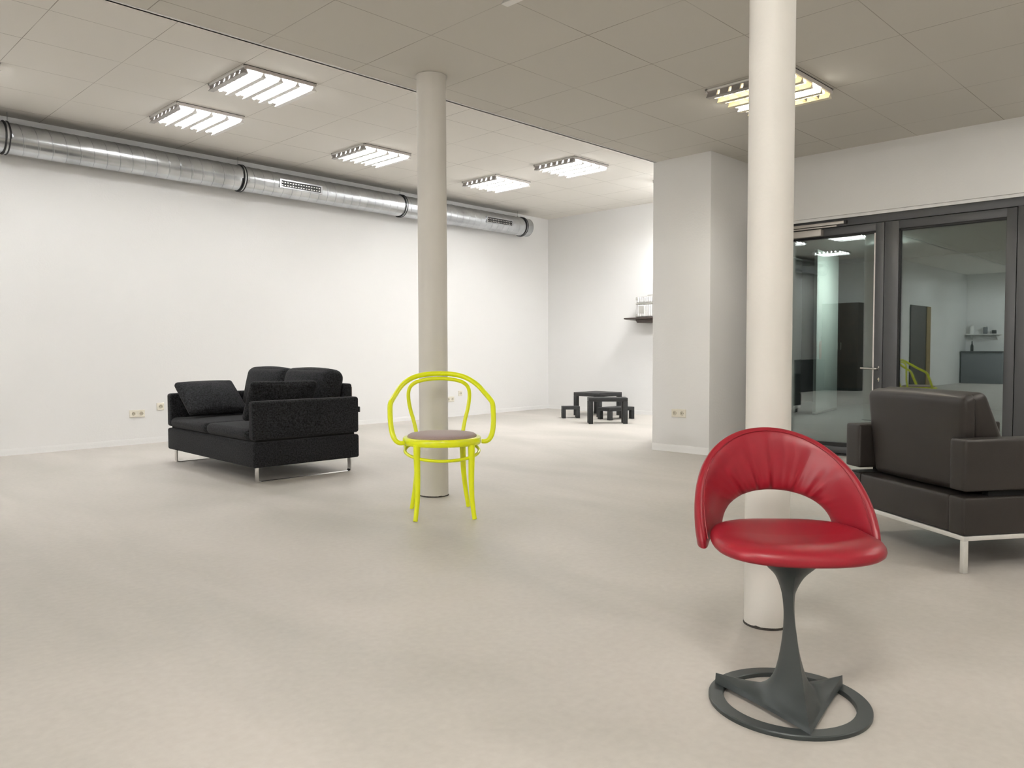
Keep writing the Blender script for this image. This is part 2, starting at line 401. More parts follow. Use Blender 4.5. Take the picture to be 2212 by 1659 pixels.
# ------------------------------------------------------------------ columns
def column(x, y, r, z1, lab):
    root = thing('column', lab, 'column', (x, y, 0), group=None)
    seg = 72; rows = []
    jag = [.003+.0022*(1+sin(k*.9))+.0022*(1+sin(k*.37+1))*random.random() for k in range(seg)]
    for zi, z in enumerate((0, .03, .06, z1*.3, z1*.6, z1-.02, z1-.002)):
        row = []
        for k in range(seg):
            a = 2*pi*k/seg; rr = r*(1+.003*sin(3*a+z*2)) + (.006 if zi == 6 else 0)
            row.append((rr*cos(a), rr*sin(a), z if zi else jag[k]))
        rows.append(row)
    MB().loft(rows).build('shaft', M['column'], root, angle=60)
    MB().lathe([(r-.004, .0), (r+.0025, .0), (r+.0018, .003), (r-.002, .012), (r-.006, .012)], 60).build('floor_joint', M['crack'], root)
    return root
column(2.515, 1.25, .0745, H2, 'slim white round column right behind the red swivel chair')
column(3.268, 3.951, .094, H2, 'white round column right behind the neon yellow chair')

# ------------------------------------------------------------------ ceiling luminaires
def luminaire_parts(root, lit, louv, lamp='tube', wings=True, unlit='tube_off'):
    S = .302
    MB().box(-S, S, -S, S, -.014, -.001).build('housing', M['louvre'], root, bevel=.002)
    for y, sx in ((-S, 0), (S, 0)):
        MB().box(-S, S, y-.006, y+.006, -.030, -.003).build('end_rail', M['rail'], root, smooth=False)
        MB().box(-S-.004, S+.004, y-.009, y+.009, -.0035, -.0005).build('edge_gap', M['black'], root, smooth=False)
    xs = [-.288, -.144, 0, .144, .288]
    prof = [(-.004, -.014), (.004, -.014), (.006, -.030), (.011, -.044), (.0215, -.056), (.0215, -.060), (-.0215, -.060), (-.0215, -.056), (-.011, -.044), (-.006, -.030)]
    mid = [(-.005, -.018), (.005, -.018), (.006, -.030), (.011, -.044), (.0185, -.053), (-.0185, -.053), (-.011, -.044), (-.006, -.030)]
    lip = [(-.0185, -.053), (.0185, -.053), (.0215, -.056), (.0215, -.060), (-.0215, -.060), (-.0215, -.056)]
    ys = [-.30+.60*(k+1)/7 for k in range(6)]
    for i, x in enumerate(xs if wings else []):
        b = MB()
        if i in (0, 4):                                           # the outer wings are notched at each cross blade
            cuts = [-.298]+[y for y in ys]+[.298]
            for k in range(7):
                a0 = cuts[k]+(.011 if k else 0); a1 = cuts[k+1]-(.011 if k < 6 else 0)
                b.prism([(x+p, z) for p, z in mid], a0, a1)
            b.prism([(x+p, z) for p, z in lip], -.298, .298)
            b.box(x-.005, x+.005, -.298, .298, -.018, -.0135)
        else: b.prism([(x+p, z) for p, z in prof], -.298, .298)
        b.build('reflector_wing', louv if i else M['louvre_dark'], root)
    for y in (ys if wings else []):
        MB().box(-.283, .283, y-.0012, y+.0012, -.056, -.040).build('cross_blade', louv, root, smooth=False)
    for i in range(4):
        MB().tube([(-.216+.144*i, -.285, -.034), (-.216+.144*i, .285, -.034)], .0115, 8).build('tube', M[lamp] if lit[i] else M[unlit], root)
    for x in (-S, S):
        for y in (-S, S):
            MB().rbox(.009, .009, .008, .005, 2, 1, T=Tr(x*.985, y, -.012)).build('corner_clip', M['chrome'], root)
LG = 'lit louvre lights in the high ceiling'
spots = [((3.108, 5.865), 'largest lit louvre ceiling light, nearest the ceiling step'),
         ((3.108, 7.085), 'lit louvre ceiling light nearest the silver duct, above the sofa'),
         ((5.015, 7.085), 'lit louvre ceiling light just in front of the far column top'),
         ((6.960, 7.145), 'lit louvre ceiling light above the end of the silver duct'),
         ((6.960, 5.905), 'lit louvre ceiling light nearest the square pillar'),
         ((1.215, 7.110), 'lit louvre ceiling light cut by the photo edge above the duct'),
         ((-.75, 5.865), 'lit louvre ceiling light mirrored nearest the door stile'),
         ((-.75, 7.085), 'small mirrored louvre light near the closer'),
         ((-2.95, 7.085), 'mirrored louvre light lower in the glass door')]
lights = []
far = None
for i, ((x, y), lab) in enumerate(spots):
    if i == 3:
        o = thing('ceiling_light', lab, 'ceiling light', (x, y, H1)); luminaire_parts(o, (1, 1, 1, 1), M['louvre'], 'tube_far'); far = o
    elif i == 4:
        o = copy_tree(far); o.location = (x, y, H1); tag(o, lab, 'ceiling light')
    elif i == 0:
        o = thing('ceiling_light', lab, 'ceiling light', (x, y, H1)); luminaire_parts(o, (1, 1, 1, 1), M['louvre']); proto = o
    else:
        o = copy_tree(proto); o.location = (x, y, H1); tag(o, lab, 'ceiling light')
    lights.append(o)
o = thing('ceiling_light', 'half-lit louvre ceiling light hidden partly by the near column', 'ceiling light', (5.052, 2.530, H2))
luminaire_parts(o, (0, 0, 1, 0), M['warm_louvre'], 'tube_door', unlit='tube_off_glow')
for x, y, lit, lab in ((.09, .09, (1, 1, 1, 1), 'lit open ceiling light above the photographer'), (3.81, -1.15, (0, 1, 0, 1), 'lit open tube ceiling light added beside the red chair for brightness, outside the frame'),
                  (5.05, .07, (1, 0, 0, 0), 'lit open tube ceiling light added in front of the grey doors to brighten their wall, outside the frame'),
                  (-2.39, 1.33, (1, 1, 1, 1), 'lit open tube ceiling light behind the photographer'), (-5.6, 2.57, (1, 1, 1, 1), 'lit open tube ceiling light added deep behind the photographer to brighten the mirrored walls'), (-8.7, 3.8, (1, 1, 1, 1), 'lit open tube ceiling light added at the far end behind the photographer to brighten the mirrored walls'), (.09, -2.39, (0, 1, 0, 0), 'lit open tube ceiling light behind the photographer near the front wall')):
    rear = thing('ceiling_light', lab, 'ceiling light', (x, y, H2)); luminaire_parts(rear, lit, M['louvre'], 'tube_rear' if x < -4 else 'tube_warm', wings=False)  # unseen; door-side and far-rear ones added for brightness, louvres left off for spread
o = thing('ceiling_light', 'unlit ceiling light cut off by the top edge of the photo', 'ceiling light', (2.49, 2.49, H2))
luminaire_parts(o, (0, 0, 0, 0), M['louvre'])
M['tube_near_wall'] = mat('tube_near_wall', (1, 1, 1), .5, emit=((.985, .99, .985), 165.0))
o = thing('ceiling_light', 'lit ceiling light hidden behind the square pillar', 'ceiling light', (8.62, 5.40, H1))
luminaire_parts(o, (1, 1, 1, 1), M['louvre'], 'tube_near_wall')

# ------------------------------------------------------------------ spiral duct
duct = thing('ventilation_duct', 'silver spiral ventilation duct hanging along the left wall', 'duct', (0, 8.235-.152, 2.857), WA)
RD, PIT = .1365, .118
def duct_piece(x0, x1, fine=True):
    seg = 44; rows = []
    offs = ((0, .0020), (.0035, .0020), (.0050, -.0008), (.0075, .0), (.010, .0), (.059, .0), (.108, .0), (.1105, .0), (.1130, -.0008), (.1145, .0020)) if fine else ((0, 0),)
    i0, i1 = int(x0/PIT)-2, int(x1/PIT)+2
    for i in range(i0, i1):
        for (of, dr) in offs:
            row, live = [], False
            for k in range(seg):
                a = 2*pi*k/seg
                xx = i*PIT + of + PIT*k/seg if fine else i*PIT+of
                x = min(max(xx, x0), x1); live = live or x0 <= xx <= x1
                row.append((x, (RD+dr)*cos(a), (RD+dr)*sin(a)))
            rows.append(row)
    if fine:                                  # the seam where the spiral closes on itself
        n = len(offs); vs = [p for r in rows for p in r]; fs = []
        m = len(rows)
        for i in range(m-1):
            for k in range(seg-1): fs.append((i*seg+k, i*seg+k+1, (i+1)*seg+k+1, (i+1)*seg+k))
            if i+1+n < m: fs.append((i*seg+seg-1, (i+n)*seg, (i+n+1)*seg, (i+1)*seg+seg-1))
        import bmesh
        b = MB().add(vs, fs); o = b.build('duct_segment', M['galv'], duct, angle=14)
        bm = bmesh.new(); bm.from_mesh(o.data); bmesh.ops.remove_doubles(bm, verts=bm.verts, dist=1e-6)
        bmesh.ops.dissolve_degenerate(bm, edges=bm.edges, dist=1e-6); bmesh.ops.recalc_face_normals(bm, faces=bm.faces)
        bm.to_mesh(o.data); bm.free()
    else:
        MB().loft(rows, caps=True).build('duct_segment', M['galv'], duct, angle=50)
rings = [1.83, 4.078, 6.345, 8.722]
duct_piece(-4.5, 1.82, False)
for a, b in zip(rings[:-1], rings[1:]): duct_piece(a+.012, b-.012)
duct_piece(8.734, 8.80, False)
def ring(x, dx=.014, R=.1435):
    for s in (-1, 1):
        pts = [(x+s*dx, R*cos(2*pi*k/48), R*sin(2*pi*k/48)) for k in range(48)]
        MB().tube(pts, .0068, 8, closed=True).build('rubber_seal', M['rubber'], duct)
    MB().lathe([(RD-.002, -.012), (R+.001, -.012), (R+.001, .012), (RD-.002, .012)], 48, T=Tr(x, 0, 0) @ Ry(pi/2)).build('joint_sleeve', M['galv'], duct)
for x in rings: ring(x)
MB().lathe([(RD, -.08), (RD+.001, -.004), (RD-.004, .003), (RD-.02, .005), (.001, .006)], 48, T=Tr(8.872, 0, 0) @ Ry(pi/2)).build('end_cap', M['galv'], duct)
for x in (1.86, 4.062, 6.345, 8.65):
    MB().tube([(x, 0, RD-.004), (x, 0, H1-2.857)], .0035, 6).build('hanger_rod', M['galv'], duct)
    MB().tube([(x+.01, 0, RD+.004), (x-.01, 0, RD+.004)], .010, 8).build('hanger_clip', M['galv'], duct)
def grille(x0, x1, tilt):
    cx, w = (x0+x1)/2, (x1-x0)/2
    T = Tr(cx, 0, 0) @ Rx(tilt)
    y = -RD-.0045
    fr = MB()
    for a in ((-w-.020, w+.020, .034, .048), (-w-.020, w+.020, -.048, -.034), (-w-.020, -w, -.034, .034), (w, w+.020, -.034, .034)):
        fr.box(a[0], a[1], y-.004, y+.016, a[2], a[3], T)
    g = fr.build('grille_frame', M['galv'], duct, smooth=False)
    MB().box(-w, w, y+.004, y+.012, -.034, .034, T).build('grille_back', M['black'], g, smooth=False)
    b = MB()
    n = 15
    for i in range(n+1):
        xx = -w+2*w*i/n
        b.box(xx-.0035, xx+.0035, y-.002, y+.004, -.034, .034, T)
    for zz in (-.034, -.002, .031): b.box(-w, w, y-.003, y+.002, zz, zz+.004, T)
    b.build('grille_vanes', M['frame'], g, smooth=False)
    for zz in (-.022, .010):
        b = MB()
        for i in range(n):
            xx = -w+2*w*(i+.5)/n; b.box(xx-.009, xx+.009, y+.0022, y+.006, zz, zz+.010, T)
        b.box(-w, w, y+.005, y+.007, zz+.004, zz+.006, T).build('grille_flap_row', M['alu'], g, smooth=False)
grille(4.51, 5.03, .05); grille(7.85, 8.37, .05)

# ------------------------------------------------------------------ sockets
def socket(name, lab, loc, rz, cells, group):
    root = thing(name, lab, 'socket', loc, rz, group)
    s = .0765; w = s*cells
    pl = MB(); n = 24; R = .0195; dep = .0115
    x0 = -w/2
    # bevelled rim
    pl.add([(x0, 0, -s/2), (-x0, 0, -s/2), (-x0, 0, s/2), (x0, 0, s/2),
            (x0+.004, -dep, -s/2+.006), (-x0-.004, -dep, -s/2+.006), (-x0-.004, -dep, s/2-.004), (x0+.004, -dep, s/2-.004)],
           [(0,1,5,4), (1,2,6,5), (2,3,7,6), (3,0,4,7)])
    for c in range(cells):
        cx = x0+s*(c+.5); xa = x0+.004 if c == 0 else cx-s/2+.0008; xb = -x0-.004 if c == cells-1 else cx+s/2-.0008
        za, zb = -s/2+.006, s/2-.004
        out, inn = [], []
        for k in range(n):
            a = 2*pi*k/n; ca, sa = cos(a), sin(a)
            t = min(((xb-cx) if ca > 0 else (cx-xa))/max(abs(ca), 1e-6), (zb if sa > 0 else -za)/max(abs(sa), 1e-6))
            out.append((cx+ca*t, -dep, sa*t)); inn.append((cx+R*ca, -dep, R*sa))
        # corners snapped to the square
        for q in ((xa, za), (xb, za), (xa, zb), (xb, zb)):
            k = min(range(n), key=lambda k: (out[k][0]-q[0])**2+(out[k][2]-q[1])**2); out[k] = (q[0], -dep, q[1])
        m = len(out)
        pl.add(out+inn, [(k, (k+1) % m, m+(k+1) % m, m+k) for k in range(m)])
    pl.build('cover_plate', M['socket'], root, angle=25)
    for c in range(cells):
        cx = x0+s*(c+.5)
        ins = MB(); rows = [[(cx+R*cos(2*pi*k/n), y, R*sin(2*pi*k/n)) for k in range(n)] for y in (-dep, -.0018)]
        ins.loft(rows, caps=False); ins.add(rows[1], [tuple(range(n))])
        cup = ins.build('socket_insert', M['socket_in'], root, angle=30)
        for sx in (-.0095, .0095):
            MB().tube([(cx+sx, -.0022, 0), (cx+sx, -.0008, 0)], .0030, 10).build('pin_hole', M['hole'], cup)
        MB().box(cx-.003, cx+.003, -.006, -.0012, -R+.0005, -R+.004).box(cx-.003, cx+.003, -.006, -.0012, R-.004, R-.0005).build('earth_clip', M['brass'], cup, smooth=False)
SG = 'cream wall sockets'
socket('wall_socket', 'cream double wall socket at the lower left beside the sofa', (2.977, yw(2.977)-.0003, .316), WA, 2, None)
socket('wall_socket', 'single cream wall socket closest to the sofa arm', (3.214, yw(3.214)-.0003, .377), WA, 1, None)
socket('wall_socket', 'single cream wall socket seen inside the yellow chair loop, the upper one', (7.546, yw(7.546)-.0003, .333), WA, 1, None)
socket('wall_socket', 'cream double socket cut by the far column, seen through the yellow chair', (7.344, yw(7.344)-.0003, .256), WA, 2, None)
socket('wall_socket', 'cream double socket on the square white pillar', (6.2197, 3.970, .364), -pi/2, 2, None)

# ------------------------------------------------------------------ red swivel chair
rc = thing('swivel_chair', 'red leather swivel chair with open curved back on a dark metal foot', 'chair', (1.979, .918, 0), radians(-48))
# floor ring
prof = []
ro, ri, hz = .2075, .168, .0125
rows = []
for k in range(96):
    a = 2*pi*k/96
    rows.append([((r)*cos(a), (r)*sin(a), z) for r, z in ((ri, 0), (ro-.001, 0), (ro, .002), (ro, hz-.0025), (ro-.0025, hz), (ri+.002, hz), (ri, hz-.002))])
rows.append(rows[0])
MB().loft(rows, caps=False).build('base_ring', M['iron'], rc, angle=40)
# pedestal: three keels blended into a neck that flares under the seat
front = [(.115,.4205),(.085,.393),(.063,.371),(.045,.345),(.034,.305),(.038,.268),(.056,.228),(.078,.192),(.102,.155),(.125,.118),(.145,.086),(.162,.058),(.178,.038),(.192,.022),(.200,.0126)]
side =  [(.115,.4205),(.085,.393),(.062,.371),(.039,.345),(.0225,.305),(.0165,.268),(.0145,.228),(.0145,.192),(.017,.155),(.022,.118),(.032,.082),(.056,.052),(.098,.0365),(.196,.0415),(.198,.0128)]
angs = [radians(-92), radians(27), radians(152)]
def dense(tab, sub=4):
    o_ = [(v[0], v[1]) for v in spline([(r, z, 0) for r, z in tab], sub)]
    n_ = len(tab)-1
    for i in range(len(o_)):                                # the last two spans stay straight so that the toes keep crisp ends
        j = min(i//sub, n_-1); t = i/sub-j
        if j >= n_-2: o_[i] = (tab[j][0]*(1-t)+tab[j+1][0]*t, tab[j][1]*(1-t)+tab[j+1][1]*t)
    return o_
valf = [(.115,.4205),(.085,.393),(.062,.371),(.034,.345),(.0160,.305),(.0130,.268),(.0150,.228),(.019,.192),(.025,.155),(.034,.118),(.045,.085),(.060,.058),(.076,.036),(.090,.019),(.0985,.0126)]
valb = [(.115,.4205),(.085,.393),(.062,.371),(.034,.345),(.0160,.305),(.0120,.268),(.0110,.228),(.0115,.192),(.013,.155),(.016,.118),(.022,.080),(.034,.050),(.054,.027),(.086,.0155),(.0985,.0126)]
front, side, valf, valb = dense(front), dense(side), dense(valf), dense(valb)
rows = []
for i in range(len(front)):
    row = []; ii = i/4
    w = max(0.0, min(1.0, 1-(ii-1.0)/3.2))                  # 1 at the round flare, 0 where the keels are sharp
    for q in range(3):
        a0, a1 = angs[q], angs[(q+1) % 3]
        if a1 < a0: a1 += 2*pi
        P0 = front[i] if q == 0 else side[i]; P1 = front[i] if q == 2 else side[i]
        V = valb[i] if q == 1 else valf[i]
        am = (a0+a1)/2; n = 12
        A = Vector((P0[0]*cos(a0), P0[0]*sin(a0), P0[1])); B = Vector((P1[0]*cos(a1), P1[0]*sin(a1), P1[1])); Vv = Vector((V[0]*cos(am), V[0]*sin(am), V[1]))
        ctrl = 2*Vv-.5*(A+B)
        for k in range(n):
            t = k/n
            p = A*(1-t)**2+ctrl*2*t*(1-t)+B*t*t             # parabola through the valley point
            lin = A.lerp(Vv, t*2) if t < .5 else Vv.lerp(B, t*2-1)
            p = p.lerp(lin, .25)
            if w > 0:
                an = a0+(a1-a0)*t; rr = P0[0]*(1-t)+P1[0]*t
                p = p.lerp(Vector((rr*cos(an), rr*sin(an), P0[1]*(1-t)+P1[1]*t)), w)
            row.append(tuple(p))
    rows.append(row)
MB().loft(rows).build('pedestal', M['iron'], rc, angle=26)
# seat pad
def sup(a, hw, hd, e):
    ca, sa = cos(a), sin(a)
    return hw*abs(ca)**(2/e)*(1 if ca > 0 else -1), hd*abs(sa)**(2/e)*(1 if sa > 0 else -1)
rows = []; n = 96
for (sc, z) in ((.02, .4205), (.55, .421), (.90, .4215), (.965, .4235), (.992, .4285), (1.0, .436), (.992, .4445), (.965, .4525), (.92, .4580), (.84, .4625), (.72, .4645), (.55, .463), (.35, .4605), (.15, .4590), (.02, .4588)):
    row = []
    for k in range(n):
        a = 2*pi*k/n; x, y = sup(a, .211, .182, 2.75)
        x *= 1+.06*(-y/.186); yy = y*sc-.022; zz = z+.055*max(0, yy+.02)-.003*max(0, (-yy-.06)/.13)**2
        zz += .006*(x*sc/.21)**2
        row.append((x*sc, yy, zz))
    rows.append(row)
MB().loft(rows).build('seat', M['red'], rc, angle=70)
# wrap-around back, a horseshoe band bent round the seat
R0, KL, CY = .2125, .12, -.008
NT, NV = 150, 18
rows = []
def cosp(x, p): return max(0.0, cos(x))**p
for i in range(NT+1):
    t = -1+2*i/NT; s_ = sin(t*pi/2)
    ao = radians(89)*s_; zo = .415+.302*cosp(ao*88/89, .80)+(0)
    ai = radians(3.5)+radians(42)*s_; zi = .438+.097*sqrt(max(0, 1-s_*s_))
    if abs(t) > .985: zo = min(zo, .417)
    loop = []
    for k in range(2*NV):
        if k < NV: v = k/(NV-1) if NV > 1 else 0; side_ = 1
        else: v = (2*NV-1-k)/(NV-1); side_ = -1
        vv = .5-.5*cos(v*pi)
        prof_ = (1-abs(2*vv-1)**5)**.5 if 0 < vv < 1 else 0
        a = ao*(1-vv)+ai*vv; z = zo*(1-vv)+zi*vv
        th = .0165*prof_*(1 - .12*max(0, abs(t)-.8)/.2)
        if side_ < 0:                                       # inside face: gathered folds that fan out of the hole
            win = exp(-(t/.52)**4); fal = exp(-(1-vv)/.42)*(1-exp(-(1-vv)/.05))
            fold = sin(t*31+.9*sin(t*9))*.55+sin(t*53+1.3)*.35+.3*sin(t*88+.4)
            th -= .0085*win*fal*(fold-.15)
            th += .004*prof_*sin(pi*vv)                     # soft padding
        rr = R0+KL*(z-.43)+.0165+side_*th
        loop.append((rr*sin(a), CY+rr*cos(a), z))
    rows.append(loop)
MB().loft(rows).build('backrest', M['red'], rc, angle=60)
# seam piping along the outer edge
pts = []
for i in range(NT+1):
    t = -1+2*i/NT; s_ = sin(t*pi/2); ao = radians(86.6)*s_; z = .419+.290*cosp(ao*88/87, .80)
    rr = R0+KL*(z-.43)+.0020
    pts.append((rr*sin(ao), CY+rr*cos(ao), z))
MB().tube(pts, .0011, 6).build('piping', M['red'], rc)

# ------------------------------------------------------------------ neon bentwood armchair
bc = thing('bentwood_armchair', 'neon yellow bentwood armchair with mauve round seat', 'chair', (2.922, 3.4575, 0), radians(-35.8))
rows = []
for (r, z) in ((.203, .411), (.221, .411), (.2255, .415), (.2265, .430), (.2255, .447), (.221, .452), (.198, .452), (.195, .446), (.195, .414)):
    rows.append([(r*1.0*cos(2*pi*k/64), r*.98*sin(2*pi*k/64), z) for k in range(64)])
rows.append(rows[0])
MB().loft(rows, caps=False).build('seat_ring', M['yellow'], bc, angle=50)
MB().lathe([(.194, .425), (.197, .447), (.2005, .454), (.198, .462), (.186, .470), (.15, .475), (.08, .476), (.001, .4755)], 56).build('seat_cushion', M['mauve'], bc, angle=60)
half = [(.221, -.075, .428), (.246, -.080, .428), (.268, -.078, .443), (.285, -.066, .478), (.2945, -.045, .535), (.297, -.022, .592), (.2955, .000, .640), (.283, .034, .667), (.261, .090, .698), (.234, .145, .734), (.202, .186, .762), (.160, .210, .786), (.110, .222, .801), (.055, .228, .8085)]
outer = half + [(0, .229, .8105)] + [(-x, y, z) for x, y, z in half[::-1]]
sp_ = spline(outer, 5); n = len(sp_)
rad = [.0125+.0025*min(1, min(i, n-1-i)/14) for i in range(n)]
MB().tube(sp_, rad, 12).build('arm_hoop', M['yellow'], bc)
half = [(.136, .176, .430), (.143, .186, .475), (.157, .200, .537), (.172, .208, .590), (.1815, .212, .640), (.1845, .214, .690), (.175, .215, .728), (.150, .217, .753), (.115, .218, .767), (.06, .219, .777)]
inner = half + [(0, .220, .780)] + [(-x, y, z) for x, y, z in half[::-1]]
MB().tube(spline(inner, 5), .0115, 12).build('back_hoop', M['yellow'], bc)
def legs(sx, pts, rad):
    p = spline([(sx*x, y, z) for x, y, z in pts], 5); n = len(p)
    q = spline([(a, 0, 0) for a in rad], 5)
    MB().tube(p, [v[0] for v in q], 14).build('leg', M['yellow'], bc)
for s in (-1, 1):
    legs(s, [(.153, -.150, .418), (.153, -.153, .330), (.151, -.158, .230), (.153, -.166, .120), (.160, -.176, .045), (.166, -.183, 0)], [.0200, .0185, .0165, .0145, .0132, .0128])
    legs(s, [(.134, .150, .418), (.136, .153, .330), (.140, .158, .230), (.152, .170, .120), (.164, .180, .045), (.171, .187, 0)], [.0190, .0175, .0160, .0140, .0130, .0126])
st = [(.214*sin(2*pi*k/48), -.206*cos(2*pi*k/48)*.98, .335+.076*sin(pi*k/48)**2) for k in range(48)]
MB().tube(st, .0092, 10, closed=True).build('stretcher_hoop', M['yellow'], bc)
for s in (-1, 1): MB().tube([(s*.214, .03*s, .397), (s*.214, .03*s, .415)], .008, 8).build('stretcher_block', M['yellow'], bc)

# ------------------------------------------------------------------ charcoal sofa
sf = thing('sofa', 'charcoal wool two-seat sofa on chrome runners', 'sofa', (2.637, 5.189, 0), radians(-1.5))
SD, SW = .88, 1.635
def rb(x0, x1, y0, y1, z0, z1, r=.02, T=None, **k):
    b = MB(); b.rbox((x1-x0)/2, (y1-y0)/2, (z1-z0)/2, r, T=Tr((x0+x1)/2, (y0+y1)/2, (z0+z1)/2) if T is None else T, **k); return b
rb(0, SD, 0, SW, .113, .295, .018, n=4).build('base', M['wool'], sf)
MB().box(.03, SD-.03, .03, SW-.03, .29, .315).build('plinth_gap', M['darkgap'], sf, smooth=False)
for y0, y1 in ((0, .082), (SW-.082, SW)):
    rb(0, SD, y0, y1, .311, .591, .022, n=4, core=8, puff=(0, .004, .002)).build('armrest', M['wool'], sf)
rb(.795, .872, .084, SW-.084, .300, .692, .018, n=4).build('back_panel', M['wool'], sf)
ym = SW/2
for y0, y1 in ((.086, ym-.004), (ym+.004, SW-.086)):
    rb(-.008, .80, y0, y1, .304, .388, .038, n=5, core=9, puff=(.006, .0, .010)).build('seat_cushion', M['wool'], sf)
for y0, y1 in ((.095, ym-.006), (ym+.006, SW-.12)):
    T = Tr(.712, (y0+y1)/2, .612) @ Ry(radians(12))
    MB().rbox(.080, (y1-y0)/2, .192, .06, 5, 9, puff=(.035, .0, .016), T=T).build('back_cushion', M['wool'], sf)
MB().box(.8725, .879, .10, .20, .52, .665).build('pull_strap', M['tan'], sf, bevel=.002)
MB().rbox(.006, .03, .022, .005, 2, 1, T=Tr(.8845, .03, .49)).build('hinge_knob', M['rubber'], sf)
for y in (.035, SW-.035-.045):
    pts = [(.045, .125), (.045, .028), (.049, .012), (.061, .0045), (.08, .0035), (.79, .0035), (.809, .0045), (.821, .012), (.825, .028), (.825, .125)]
    b = MB(); rows = []
    inn = [(.053, .125), (.053, .030), (.056, .017), (.064, .0115), (.08, .0105), (.79, .0105), (.806, .0115), (.814, .017), (.817, .030), (.817, .125)]
    for (a, c), (a2, c2) in zip(pts, inn):
        rows.append([(a, y, c-.0035), (a2, y, c2-.0035 if c2 < .1 else c2), (a2, y+.045, c2-.0035 if c2 < .1 else c2), (a, y+.045, c-.0035)])
    b.loft(rows).build('runner', M['chrome'], sf, angle=50)
# loose cushions resting on the sofa
def scatter(lab, loc, hx, hz, hy, tilt, roll=0.0, yaw=0.0):
    o = thing('scatter_cushion', lab, 'cushion', (0, 0, 0))
    o.matrix_world = Matrix.LocRotScale(Vector((2.637, 5.189, 0)), Rz(radians(-1.5)).to_quaternion(), None) @ Tr(*loc) @ Rz(yaw) @ Rx(tilt) @ Ry(roll)
    def wp(p):
        u, w = p[0]/hx, p[2]/hz
        k = 1-.05*(u*u*w*w); p = [p[0]*(1-.03*w*w+.03*u*u*w*w), p[1], p[2]*(1-.03*u*u+.03*u*u*w*w)]
        return p
    MB().rbox(hx, hy, hz, .028, 4, 12, puff=(0, .055, 0), warp=wp).build('cover', M['wool'], o, angle=70)
    MB().tube([(-hx*.9, 0, -hz-.001), (hx*.9, 0, -hz-.001)], .003, 6).build('zip_seam', M['wool'], o)
    return o
scatter('charcoal loose cushion leaning on the far left sofa arm', (.285, 1.390, .556), .255, .200, .028, radians(-52), roll=radians(-1))
scatter('charcoal loose cushion leaning inside the nearer sofa arm', (.320, .212, .578), .27, .165, .028, radians(28), roll=radians(1))

# ------------------------------------------------------------------ brown leather armchair
A_ = atan2(.824, .566)
ac = thing('leather_armchair', 'dark brown leather armchair seen from behind on a silver frame', 'armchair', (3.648, .934, 0), A_)
# local +x runs along its back (away from the camera), local -y runs to its front
AW, AD = .826, .83
def LB(x0, x1, d0, d1, z0, z1, r=.012, **k): return rb(x0, x1, -d1, -d0, z0, z1, r, **k)
LB(.096, AW-.116, .004, AD-.02, .1585, .318, .012, n=3).build('seat_base', M['leather'], ac)
for x0, x1 in ((0, .094), (AW-.116, AW)):
    LB(x0, x1, 0, AD, .1585, .320, .010, n=3).build('side_base', M['leather'], ac)
    LB(x0, x1, 0, AD, .346, .566, .012, n=3, puff=(.003, 0, .003)).build('armrest', M['leather'], ac)
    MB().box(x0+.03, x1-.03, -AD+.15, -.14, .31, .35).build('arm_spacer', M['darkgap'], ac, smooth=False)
LB(.098, AW-.118, .10, AD+.01, .322, .43, .035, n=4, puff=(0, .004, .015)).build('seat_cushion', M['leather'], ac)
def slab(b0, b1, t0, t1, zb, zt, xl, xr, xlt, xrt, r, name, pf):
    hx, hz = 1.0, 1.0
    def wp(p):
        u, w = p[0]/.30, p[2]/.20; q = (w+1)/2
        x0 = xl*(1-q)+xlt*q; x1 = xr*(1-q)+xrt*q
        d0 = b0*(1-q)+t0*q; d1 = b1*(1-q)+t1*q
        v = (p[1]/.06+1)/2
        return [x0+(x1-x0)*(u+1)/2, -(d1*(1-v)+d0*v), zb+(zt-zb)*q + .022*(1-v)*q]
    MB().rbox(.30, .06, .20, r, 4, 12, puff=(.008, pf, .006), warp=wp).build(name, M['leather'], ac, angle=60)
slab(.070, .150, .045, .105, .330, .735, .112, .690, .064, .722, .028, 'back_panel', .014)
slab(.150, .350, .080, .165, .420, .742, .102, .700, .074, .712, .03, 'back_cushion', .012)
for x in (0, AW-.022):
    for d in (0, AD-.022): MB().box(x, x+.022, -d-.022, -d, 0, .139).build('leg', M['satin'], ac, bevel=.0012)
fr = MB()
for a in ((0, AW, -.022, 0), (0, AW, -AD, -AD+.022), (0, .022, -AD+.022, -.022), (AW-.022, AW, -AD+.022, -.022)):
    fr.box(a[0], a[1], a[2], a[3], .139, .158)
fr.build('rail_frame', M['satin'], ac, bevel=.001)

# ------------------------------------------------------------------ small black tables and stools
def bench(name, lab, cat, loc, rz, w, d, h, apron, leg):
    root = thing(name, lab, cat, loc, rz)
    MB().box(-w/2, w/2, -d/2, d/2, apron, h).build('top', M['kid'], root, bevel=.004)
    for sx in (-1, 1):
        for sy in (-1, 1):
            x, y = sx*(w/2-leg/2), sy*(d/2-leg/2)
            MB().box(x-leg/2, x+leg/2, y-leg/2, y+leg/2, 0, apron).build('leg', M['kid'], root, bevel=.003)
    return root
def frm(p, q, dep):   # rectangle whose front edge runs p->q and that extends dep away from the camera
    v = Vector((q[0]-p[0], q[1]-p[1])); w = v.length; n = Vector((-v.y, v.x))/w
    if n.dot(Vector(p)) < 0: n = -n
    c = (Vector(p)+Vector(q))/2+n*dep/2
    return (c.x, c.y, 0), atan2(v.y, v.x), w, dep
loc, rz, w, d = frm((7.846, 6.358), (8.200, 6.000), .215)
bench('low_table', 'narrow black table in front, between the stools', 'table', loc, rz, w, d, .338, .289, .056)
loc, rz, w, d = frm((8.255, 7.164), (8.437, 6.995), .150)
